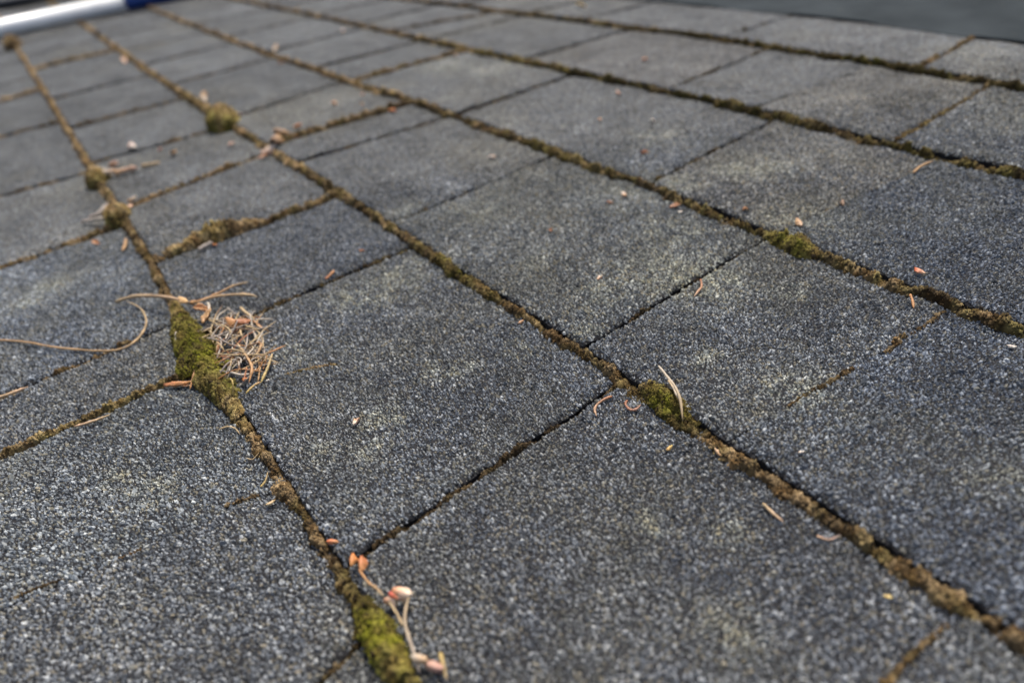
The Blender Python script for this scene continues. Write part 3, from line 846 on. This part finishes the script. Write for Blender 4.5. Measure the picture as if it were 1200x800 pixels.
def bud_scale(at, size, label, ca=PEACH, cb=WHITE, rot=None, tilt=None, curl=None, wid=0.52, group=None, name='bud_scale', cat='bud scale', lift=0.0):
    seed_n[0] += 1
    g = np.random.default_rng(seed_n[0])
    rot = g.uniform(0, 6.28) if rot is None else rot
    tilt = g.uniform(-0.5, 0.5) if tilt is None else tilt
    curl = g.uniform(0.5, 1.1) * (1 if g.uniform() < 0.5 else -1) if curl is None else curl
    o = (at[0], at[1], surf(*at) + 0.0004 + lift * 0.001)
    m = MB()
    scale_shape(m, o, size, size * wid, rot, tilt, g.uniform(-0.5, 0.5), curl, ca, cb, seed_n[0])
    return link(name, m.mesh(name, [M_SCALE], o), o, label=label, cat=cat, group=group)


def litter(kind, name, label, cat, at, parts, group=None):
    """a thing made of a few parts: an Empty at its base with a child per part; parts = (part name, builder, material)"""
    o = (at[0], at[1], surf(*at))
    root = link(name, None, o, label=label, cat=cat, group=group)
    for pn, build, mt in parts:
        m = MB()
        build(m)
        link(pn, m.mesh(pn, [mt], o), (0, 0, 0), root)
    return root


# --- long needles at the left
needle([(-0.4695, -0.0921), (-0.4454, -0.0729), (-0.4210, -0.0565), (-0.3996, -0.0383), (-0.3916, -0.0265), (-0.3956, -0.0162), (-0.4073, -0.0089), (-0.4233, -0.0082), (-0.4382, -0.0130)], 0.00063, TANC, 'longest pine needle, hooked back on itself at its end', STRAW, lift=[0, 1, 1, 0.5, 0, 0.5, 2, 4, 5], n=44, taper=(1, .3))
NB = (-0.3953, 0.0184)


def ndl(*pts, rad, c0, c1, lift, seed, base=None):
    return lambda m: tube(m, to3(pts, lift, rad, base), rad, c0, c1, n=16, seed=seed)


litter('needles', 'pine_needle_bundle', 'three thick tan pine needles joined by a sheath above the big moss clump', 'pine needles', NB, [
    ('needle', ndl((-0.4506, -0.0192), (-0.4376, -0.0069), (-0.4161, 0.0069), (-0.3947, 0.0177), rad=0.00105, c0=STRAW, c1=(0.56, 0.36, 0.22), lift=[-3, 1, 3, 3], seed=1, base=0.0054), M_DRY),
    ('needle', ndl((-0.3944, 0.0192), (-0.3910, 0.0330), (-0.3901, 0.0424), (-0.3870, 0.0512), rad=0.00065, c0=ORANGE, c1=STRAW, lift=[3, 4, 5, 5], seed=2, base=0.0054), M_DRY),
    ('needle', ndl((-0.3934, 0.0189), (-0.3888, 0.0302), (-0.3822, 0.0409), (-0.3757, 0.0479), (-0.3717, 0.0503), rad=0.00077, c0=(0.55, 0.34, 0.18), c1=STRAW, lift=[3, 4, 3, 2, 1], seed=3, base=0.0054), M_DRY),
    ('sheath', lambda m: tube(m, to3([(-0.3951, 0.0168), (-0.3943, 0.0187), (-0.3941, 0.0207)], [3, 3, 3.3], .0012, 0.0054), 0.00108, (0.50, 0.27, 0.11), n=8, seed=4), M_DRY)])
needle([(-0.3914, -0.0928), (-0.3894, -0.0834), (-0.3892, -0.0742)], 0.00087, STRAW, 'short straight tan needle lying beside the dark joint at the left edge', PEACH, lift=1)
needle([(-0.3338, -0.0583), (-0.3313, -0.0499), (-0.3305, -0.0423)], 0.00063, PEACH, 'short pale needle lying along the lower mossy joint left of the big clump', STRAW, lift=0.5)
needle([(-0.2798, -0.0025), (-0.2770, 0.0016), (-0.2736, 0.0038), (-0.2694, 0.0042)], 0.00036, STRAW, 'small curved pale needle on bare granules below the big moss clump', lift=[.5, 1.5, 1, 0])
needle([(-0.2509, 0.0014), (-0.2479, 0.0036), (-0.2476, 0.0071)], 0.00026, STRAW, 'thin pale straw poking out left of the brown moss, upper of two', lift=[1, 1, 3])
needle([(-0.2300, 0.0006), (-0.2310, 0.0036), (-0.2335, 0.0064)], 0.00040, YEL, 'thin yellowish straw poking out left of the brown moss, lower of two', STRAW, lift=[0, 1, 3])
needle([(-0.3342, 0.0040), (-0.3283, -0.0008), (-0.3226, -0.0053)], 0.00062, TANC, 'brown needle leaning down from the left side of the big moss clump', ORANGE, lift=[6, 3, 0])
bud_scale((-0.3310, -0.0090), 0.01415, 'long orange brown husk lying under the left side of the big moss clump', RUST, ORANGE, rot=0.95, tilt=0.0, wid=0.22, curl=-0.6)
bud_scale((-0.3274, -0.0063), 0.00484, 'small peach scale between the orange husk and the leaning needle', PEACH, PEACH, rot=0.9)
needle([(-0.3700, 0.0024), (-0.3646, 0.0001), (-0.3582, -0.0001)], 0.00086, PALE, 'pale curved scrap against the left face of the big moss clump', lift=[8, 4, 1])
needle([(-0.3063, 0.0366), (-0.2989, 0.0307), (-0.2918, 0.0241)], 0.00065, STRAW, 'yellowish needle standing just right of the needle heap', YEL, lift=[4, 2, 0.5])
needle([(-0.2918, 0.0241), (-0.2912, 0.0203), (-0.2889, 0.0156)], 0.00063, TANC, 'crooked brown twig below the needle heap', YEL, lift=[1, 1, .5], name='twig', cat='twig')
bud_scale((-0.2921, 0.0273), 0.00341, 'white fluffy speck right of the needle heap', WHITE, WHITE, name='seed_fluff', cat='seed fluff')

# --- the heap of dry needles on the right shoulder of the big clump
HQ = [np.array(q) for q in ((-0.3719, 0.0192), (-0.3573, 0.0438), (-0.3038, 0.0324), (-0.2969, 0.0120))]
hg = np.random.default_rng(4)
for i in range(115):
    a, b = hg.uniform(0, 1, 2)
    c = (HQ[0] * (1 - a) + HQ[1] * a) * (1 - b) + (HQ[3] * (1 - a) + HQ[2] * a) * b
    ln = hg.uniform(0.004, 0.015)
    an = hg.choice([0.5, 2.2, 1.3, 2.9]) + hg.normal(0, 0.5)
    bend = hg.normal(0, 0.45)
    hz = max(0.3, (1 - abs(a - 0.4) * 1.3 - abs(b - 0.5) * 0.9) * 12 * hg.uniform(0.2, 1.0))
    d1 = np.array([math.cos(an), math.sin(an)]); d2 = np.array([math.cos(an + bend), math.sin(an + bend)])
    pts = [tuple(c - d1 * ln), tuple(c), tuple(c + d2 * ln)]
    cl = [STRAW, STRAW, PALE, PALE, GREYB, GREYB, TANC, RUST, ORANGE, GREYB, PALE, GREYB, STRAW, BARK][hg.integers(0, 14)]
    kind_ = {STRAW: 'straw coloured', PALE: 'pale', GREYB: 'grey', TANC: 'tan', RUST: 'rust red', ORANGE: 'orange', BARK: 'dark brown'}[cl]
    needle(pts, hg.uniform(0.00027, 0.00050), cl, 'short %s needle tangled in the heap beside the big moss clump' % kind_, cl,
           lift=[max(0.2, hz + hg.normal(0, 2)), hz + hg.uniform(0, 1.5), max(0.2, hz + hg.normal(0, 2))], group='%s needles in the heap' % kind_, n=12)
for at, sz, cl, lf, r, lab in (((-0.3463, 0.0310), 22, ORANGE, 5, .6, 'reddish husk deep in the needle heap'), ((-0.3915, 0.0148), 20, (0.58, .36, .16), 7, .3, 'orange yellow husk hanging under the needle sheath'),
                               ((-0.3747, 0.0200), 20, (.5, .27, .12), 7, .8, 'curled tan husk on top edge of the big moss clump'), ((-0.3648, 0.0202), 20, TANC, 6, 2.2, 'pale husk between the big moss clump and the needle heap'),
                               ((-0.3456, 0.0348), 18, RUST, 5, 1.6, 'rust brown husk on the far side of the needle heap'), ((-0.2986, 0.0183), 10, (0.7, .22, .05), 2, 0.2, 'bright orange grain at the foot of the needle heap')):
    bud_scale(at, sz * 0.00046, lab, cl, cl, rot=r, lift=lf, name='husk', cat='husk')
needle([(-0.3878, 0.0252), (-0.3783, 0.0246), (-0.3695, 0.0225)], 0.00085, PALE, 'pale grey needle bent down behind the needle heap', lift=[3, 6, 7])
needle([(-0.3690, 0.0388), (-0.3578, 0.0388), (-0.3493, 0.0411)], 0.00093, STRAW, 'tan needle at the top right of the needle heap', lift=[2, 4, 2])
needle([(-0.3244, 0.0340), (-0.3191, 0.0350), (-0.3146, 0.0315), (-0.3131, 0.0272)], 0.00077, ORANGE, 'hooked orange needle at the right rim of the needle heap', STRAW, lift=[3, 4, 3, 2])
needle([(-0.3253, 0.0252), (-0.3123, 0.0251), (-0.3024, 0.0245), (-0.2949, 0.0193)], 0.00071, STRAW, 'long bent needle at the front of the needle heap', ORANGE, lift=[6, 6, 4, 1])
needle([(-0.3051, 0.0146), (-0.3003, 0.0184), (-0.2993, 0.0221)], 0.00060, PALE, 'pale straw lying flat at the foot of the needle heap', lift=[5, 4, 3])
needle([(-0.2986, 0.0130), (-0.2942, 0.0129), (-0.2920, 0.0100)], 0.00046, YEL, 'small hooked yellow needle on the lower end of the big moss clump', lift=[6, 6, 5])

# --- forked straw and red needles by the middle joint
litter('straw', 'grass_straw', 'pale forked grass straw lying across the middle mossy joint', 'straw', (-0.1452, 0.1578), [
    ('blade', ndl((-0.1620, 0.1661), (-0.1527, 0.1617), (-0.1449, 0.1580), (-0.1385, 0.1542), (-0.1324, 0.1490), rad=0.00062, c0=PALE, c1=STRAW, lift=[0.5, 2.5, 4, 3, -1], seed=31, base=0.0054), M_DRY),
    ('blade', ndl((-0.1502, 0.1596), (-0.1451, 0.1571), (-0.1397, 0.1544), rad=0.00047, c0=STRAW, c1=PALE, lift=[3.5, 4, 3], seed=32, base=0.0054), M_DRY)])
needle([(-0.1662, 0.1415), (-0.1667, 0.1379), (-0.1667, 0.1333), (-0.1651, 0.1304), (-0.1618, 0.1285)], 0.00059, RUST, 'wavy rust red needle just below the middle joint', PEACH, lift=[.5, 1, .5, .3, 0], n=26)
needle([(-0.1595, 0.1442), (-0.1585, 0.1422), (-0.1550, 0.1413), (-0.1532, 0.1431), (-0.1535, 0.1464)], 0.00058, RUST, 'hook shaped rust red needle left of the olive moss clump', (0.5, .28, .2), lift=[1, .5, .4, .5, 1], n=26)
needle([(-0.0875, 0.1408), (-0.0824, 0.1397), (-0.0780, 0.1393)], 0.00057, STRAW, 'straight tan needle below the right hand mossy joint', PEACH, lift=.6)
needle([(-0.0674, 0.1425), (-0.0653, 0.1436), (-0.0637, 0.1449), (-0.0627, 0.1487)], 0.00043, PEACH, 'bent pinkish brown needle near the lower right joint', (0.35, .24, .2), lift=[.8, .3, .3, .8])
needle([(-0.1973, 0.2339), (-0.1928, 0.2294), (-0.1910, 0.2247), (-0.1895, 0.2199)], 0.00057, RUST, 'thin red needle just right of the pale lichen tab', PEACH, lift=[1, .5, .5, 0])
needle([(-0.1174, 0.2879), (-0.1144, 0.2849), (-0.1115, 0.2810)], 0.00064, ORANGE, 'short orange needle below the right joint', lift=[2, 1, 0])
needle([(-0.3631, 0.0897), (-0.3657, 0.0937), (-0.3693, 0.0982)], 0.00084, RUST, 'short red needle crossing the thin dark joint', ORANGE, lift=1)
needle([(-0.1827, 0.4085), (-0.1832, 0.4171), (-0.1803, 0.4253)], 0.00085, TANC, 'tan needle below the upper right green moss', lift=[0, 1, 3])
needle([(-0.6174, -0.0171), (-0.6088, -0.0085), (-0.5958, -0.0001)], 0.00151, GREYB, 'grey straw on the left of the tan moss ball, lower one', PALE, lift=[1, 2, 5])
needle([(-0.6216, -0.0113), (-0.6222, -0.0025), (-0.6318, 0.0072)], 0.00141, GREYB, 'grey straw on the left of the tan moss ball, upper one', lift=[1, 2, 5])
needle([(-0.5493, 0.0047), (-0.5370, 0.0018), (-0.5294, -0.0014)], 0.00114, TANC, 'tan needle lying below the tan moss ball', lift=1)
needle([(-0.4712, 0.0410), (-0.4724, 0.0468), (-0.4727, 0.0517)], 0.00143, GREYB, 'grey green straw at the foot of the long moss ridge', lift=[.5, 1, 1.5])
needle([(-0.7055, 0.0164), (-0.7020, 0.0211), (-0.7035, 0.0267)], 0.00251, PALE, 'pale stick lying right beside the brown moss ball', PEACH, lift=2, name='twig', cat='twig')
needle([(-0.6978, 0.0242), (-0.6975, 0.0333), (-0.6947, 0.0443)], 0.00236, TANC, 'pinkish stick pointing right from the brown moss ball', PINK, lift=1, name='twig', cat='twig')
needle([(-0.7021, 0.0481), (-0.6968, 0.0565), (-0.6957, 0.0641)], 0.00144, STRAW, 'faint straw beyond the pinkish stick', lift=.3)

# --- bud scales scattered over the tabs: place, size in mm, colours, label
for at, mm, ca, cb, lab in (
        ((-0.2321, 0.0483), 6.0, ORANGE, WHITE, 'peach and white bud scale alone in the middle of the near tab'),
        ((-0.1282, 0.1371), 4.0, (0.5, .30, .1), YEL, 'small tan husk on bare granules below the olive moss clump'),
        ((-0.1144, 0.1488), 4.2, PEACH, TANC, 'tan scale stuck to the lower rim of the middle mossy joint'),
        ((-0.2382, 0.2006), 5.5, PEACH, WHITE, 'white and peach scale in the centre of the tab with pale lichen'),
        ((-0.2415, 0.1475), 4.0, ORANGE, PEACH, 'orange scale close below the middle of the diagonal joint'),
        ((-0.3052, 0.2823), 7.0, ORANGE, WHITE, 'whitest scale near the top of the lichen tab'),
        ((-0.3024, 0.2674), 5.5, BARK, RUST, 'brown husk beside the whitest scale'),
        ((-0.2678, 0.2908), 7.5, ORANGE, PINK, 'round pink orange scale below the upper diagonal joint'),
        ((-0.2606, 0.2876), 3.5, WHITE, WHITE, 'tiny white chip touching the round pink orange scale'),
        ((-0.2267, 0.3056), 6.0, RUST, ORANGE, 'orange husk sitting on the moss near the corner clump'),
        ((-0.1931, 0.3098), 8.0, TANC, PEACH, 'tan husk on the right of the corner moss clump'),
        ((-0.1896, 0.3464), 6.0, BARK, BARK, 'dark brown husk on the bare upper right tab'),
        ((-0.1219, 0.3036), 6.5, (.6, .13, .05), PEACH, 'red tubular bud husk standing on the right joint'),
        ((-0.4340, 0.2643), 7.0, PEACH, WHITE, 'peach scale on the tab beside the thin dark joint, upper centre'),
        ((-0.7264, 0.4167), 9.0, PEACH, WHITE, 'pale scale at the top end of the thin mossy joint'),
        ((-1.0337, 0.4082), 11.0, PINK, WHITE, 'pink scale far up beside the dark far joint'),
        ((-0.6996, 0.2460), 11.0, ORANGE, PEACH, 'orange scale in the middle of the far tab above the mossy cross joint'),
        ((-0.7056, 0.2813), 8.0, PINK, PEACH, 'faint pink scale below the second diagonal joint'),
        ((-0.6728, 0.2644), 5.0, TANC, TANC, 'small brown scale below the faint pink one'),
        ((-0.6209, 0.2724), 9.5, (.62, .2, .06), ORANGE, 'orange scale lying on the mossy cross joint'),
        ((-0.6619, 0.1893), 10.0, RUST, ORANGE, 'upper red husk at the left end of the mossy cross joint'),
        ((-0.6377, 0.1771), 9.0, RUST, PINK, 'lower red husk at the left end of the mossy cross joint'),
        ((-0.9597, 0.2812), 9.0, PINK, PEACH, 'pink scale under the second diagonal joint, far up'),
        ((-1.0213, 0.2989), 16.0, TANC, PALE, 'pale husk lying on the second diagonal joint, far up'),
        ((-0.7716, 0.0537), 17.0, PINK, WHITE, 'pinkish white scale touching the thin far joint'),
        ((-0.7109, 0.0798), 13.0, ORANGE, YEL, 'orange yellow scale right of the pinkish white one'),
        ((-0.7330, 0.0287), 15.0, PINK, TANC, 'pink brown husk above the brown moss ball'),
        ((-0.7649, 0.1640), 9.0, WHITE, WHITE, 'white chip right of the round green moss ball'),
        ((-0.6911, 0.1299), 8.0, PINK, PINK, 'faint pink scale below the round green moss ball'),
        ((-1.2707, 0.1338), 18.0, PINK, PEACH, 'pink scale far off right of the mossy joint near the pole'),
        ((-0.4173, 0.3631), 6.5, PEACH, ORANGE, 'peach scale left of the white chip on the upper middle tab'),
        ((-0.4563, 0.4215), 7.0, RUST, PINK, 'red scale just below the third diagonal joint'),
        ((-0.3797, 0.3862), 6.5, WHITE, WHITE, 'white chip on the upper middle tab'),
        ((-0.3359, 0.3332), 7.5, RUST, PEACH, 'red orange scale at the front of the upper middle tab'),
        ((-0.7479, 0.6305), 16.0, YEL, YEL, 'yellow leaf scrap at the top centre'),
        ((-0.3286, 0.4450), 6.0, WHITE, PALE, 'white chip on the moss of the upper right joint'),
        ((-0.5647, -0.0145), 8.5, ORANGE, RUST, 'orange scale on the tab below the tan moss ball'),
        ((-0.4727, 0.0517), 6.0, (.7, .25, .08), ORANGE, 'orange bud scale at the foot of the long moss ridge'),
        ((-0.3828, 0.1233), 4.5, RUST, RUST, 'small red brown scale on the tab left of the diagonal joint'),
        ((-0.6037, 0.0194), 11.0, PINK, PEACH, 'peach husk on the right side of the tan moss ball'),
        ((-0.6174, 0.0240), 9.0, TANC, PALE, 'tan husk chip on the right of the tan moss ball, upper one'),
        ((-0.6294, 0.1468), 20.0, PALE, PINK, 'pale pink crumpled husk at the bend of the joints'),
        ((-0.6216, 0.1383), 12.0, ORANGE, PINK, 'orange pink scale beside the crumpled husk'),
        ((-0.8656, 0.1566), 20.0, TANC, PALE, 'dry tan husk on the moss left of the round green ball'),
        ((-0.0914, 0.1678), 2.6, WHITE, WHITE, 'white fleck on the bare right hand tab'),
        ((-0.0409, 0.1394), 3.0, (.7, .55, .25), YEL, 'yellowish grain at the lower right'),
        ((-0.0702, 0.2812), 4.0, WHITE, WHITE, 'white speck at the right edge below the joint'),
        ((-0.2186, 0.0011), 4.5, STRAW, STRAW, 'pale crumb on the brown lower left joint'),
        ((-0.3032, 0.2175), 5.0, RUST, BARK, 'thin brown husk left in the lichen tab'),
        ((-0.5008, 0.4986), 10.0, BARK, RUST, 'brown scrap on the moss under the far top tab'),
        ((-0.7391, 0.0730), 6.0, PINK, PINK, 'faint scale beside the orange yellow one')):
    bud_scale(at, mm * 0.001 * 0.86, lab, ca, cb)
litter('chip', 'dry_husk', 'curled dry husk bridging the gap in the joint right of the round moss ball', 'husk', (-0.6325, 0.1588), [
    ('shell', lambda m: scale_shape(m, (*(-0.6348, 0.1597), 0.004), 0.019, 0.012, 2.4, 0.15, 0.2, -0.9, BARK, TANC, 77), M_SCALE),
    ('flap', lambda m: scale_shape(m, (*(-0.6407, 0.1679), 0.006), 0.014, 0.010, 1.2, 0.5, 0.4, -1.0, BARK, TANC, 78), M_SCALE)])

# --- bud twig at the bottom
litter('twig', 'bud_twig', 'thin forked twig with a pink white bud beside the bottom moss clump', 'twig', (-0.1388, 0.0196), [
    ('stem', ndl((-0.1568, 0.0148), (-0.1494, 0.0151), (-0.1448, 0.0161), (-0.1406, 0.0166), rad=0.00047, c0=ORANGE, c1=STRAW, lift=[4, 5, 6, 6], seed=61), M_DRY),
    ('stem', ndl((-0.1373, 0.0171), (-0.1319, 0.0171), (-0.1276, 0.0166), rad=0.00045, c0=STRAW, c1=STRAW, lift=[6, 5, 5], seed=62), M_DRY),
    ('stem', ndl((-0.1365, 0.0246), (-0.1336, 0.0213), (-0.1295, 0.0180), (-0.1235, 0.0162), (-0.1181, 0.0150), (-0.1126, 0.0134), rad=0.00047, c0=STRAW, c1=GREYB, lift=[5, 5, 4, 4, 3, 2], seed=63), M_DRY),
    ('bud', lambda m: (scale_shape(m, (*(-0.1376, 0.0219), 0.009), 0.0066, 0.0052, 0.6, 0.1, 0.2, -1.2, (.66, .30, .14), (0.85, .68, .52), 64), scale_shape(m, (*(-0.1391, 0.0184), 0.008), 0.0060, 0.0042, 0.9, -0.2, 0.1, -1.2, (.60, .30, .16), WHITE, 65),
                       scale_shape(m, (*(-0.1386, 0.0194), 0.010), 0.004, 0.003, 0.4, 0.3, 0.1, -1.2, (.6, .10, .06), RUST, 66)), M_SCALE)])
litter('bud', 'red_bud', 'red orange bud pair at the upper end of the twig', 'bud', (-0.1606, 0.0156), [
    ('bud_half', lambda m: scale_shape(m, (*(-0.1625, 0.0145), 0.008), 0.0048, 0.0030, -0.6, 0.1, 0.2, -1.4, (.62, .22, .06), ORANGE, 67), M_SCALE),
    ('bud_half', lambda m: scale_shape(m, (*(-0.1585, 0.0163), 0.008), 0.0058, 0.0036, -0.5, 0.15, 0.1, -1.5, (.52, .17, .07), ORANGE, 68), M_SCALE)])
bud_scale((-0.1738, 0.0125), 0.0042, 'orange red scale cluster on the brown joint above the twig', (.6, .17, .07), ORANGE, lift=4, rot=0.9)
bud_scale((-0.1113, 0.0173), 0.0068, 'dull pink bud at the bottom edge', PINK, (.45, .25, .2), lift=1.0, rot=0.5, curl=-1.3)
bud_scale((-0.1158, 0.0153), 0.0060, 'tan crumpled husk at the lower end of the twig', TANC, PALE, lift=3)
needle([(-0.1136, 0.0215), (-0.1101, 0.0203), (-0.1061, 0.0187)], 0.00063, YEL, 'yellow straw standing at the bottom edge', STRAW, lift=[3, 2, 1])

# ------------------------------------------------------------------ poles lying on the far part of the roof
def mat_plain(name, c, rough, coat=0.0):
    m, nt, b = new_mat(name)
    no = N(nt, 'ShaderNodeTexNoise'); no.inputs['Scale'].default_value = 25; no.inputs['Detail'].default_value = 5
    tc = N(nt, 'ShaderNodeTexCoord'); nt.links.new(tc.outputs['Object'], no.inputs['Vector'])
    r = N(nt, 'ShaderNodeValToRGB')
    r.color_ramp.elements[0].position, r.color_ramp.elements[0].color = 0.3, (*[q * 0.85 for q in c], 1)
    r.color_ramp.elements[1].position, r.color_ramp.elements[1].color = 0.6, (*c, 1)
    nt.links.new(no.outputs['Fac'], r.inputs[0]); nt.links.new(r.outputs[0], b.inputs['Base Color'])
    b.inputs['Roughness'].default_value = rough
    b.inputs['Coat Weight'].default_value = coat
    return m


def lathe(mb, a, b, prof, sides=28):
    """prof = (distance along the axis, radius)"""
    a, b = np.asarray(a, float), np.asarray(b, float)
    d = (b - a) / np.linalg.norm(b - a)
    u = np.cross(d, [0, 0, 1]); u /= np.linalg.norm(u); w = np.cross(u, d)
    th = np.linspace(0, 2 * math.pi, sides)
    V = np.array([[a + d * s + r * (u * math.cos(t) + w * math.sin(t)) for t in th] for s, r in prof]).reshape(-1, 3)
    mb.add(V, grid_faces(len(prof), sides), np.array([.8, .8, .8]))


def pole(a, b, r, name, label, cat, parts):
    A, B = np.array((*a, r + 0.004)), np.array((*b, r + 0.004))
    d = (B - A) / np.linalg.norm(B - A)
    o = tuple(A)
    root = link(name, None, o, label=label, cat=cat)
    for pn, prof, mt in parts:
        m = MB()
        lathe(m, A, B, prof)
        link(pn, m.mesh(pn, [mt], o), (0, 0, 0), root)


PA, PB = (-1.9448, -0.0465), (-1.8786, 0.2561)
PL = math.dist(PA, PB)
R1 = 0.0175
pole(PA, PB, R1, 'white_pole', 'white round pole with a navy blue end lying on the far shingles', 'pole', [
    ('tube', [(-0.5, 0), (-0.5, R1), (PL, R1), (PL, R1 * .9)], mat_plain('white_paint', (0.93, 0.94, 0.93), 0.45, 0.5)),
    ('sleeve', [(PL - 0.002, R1 * .9), (PL - 0.002, R1 * 1.06), (PL + 0.004, R1 * 1.09), (PL + 0.30, R1 * 1.09), (PL + 0.302, R1 * 0.8), (PL + 0.302, 0)], mat_plain('navy_plastic', (0.010, 0.050, 0.24), 0.4))])
DA, DB = (-2.6292, -0.0096), (-2.5325, 0.1226)
DL = math.dist(DA, DB)
pole(DA, DB, 0.012, 'dark_pole', 'thin dark pole lying beyond the white one in the top left corner', 'pole', [
    ('shaft', [(-0.5, 0), (-0.5, 0.012), (DL + 0.6, 0.012), (DL + 0.6, 0)], mat_plain('black_rubber', (0.012, 0.013, 0.016), 0.5))])
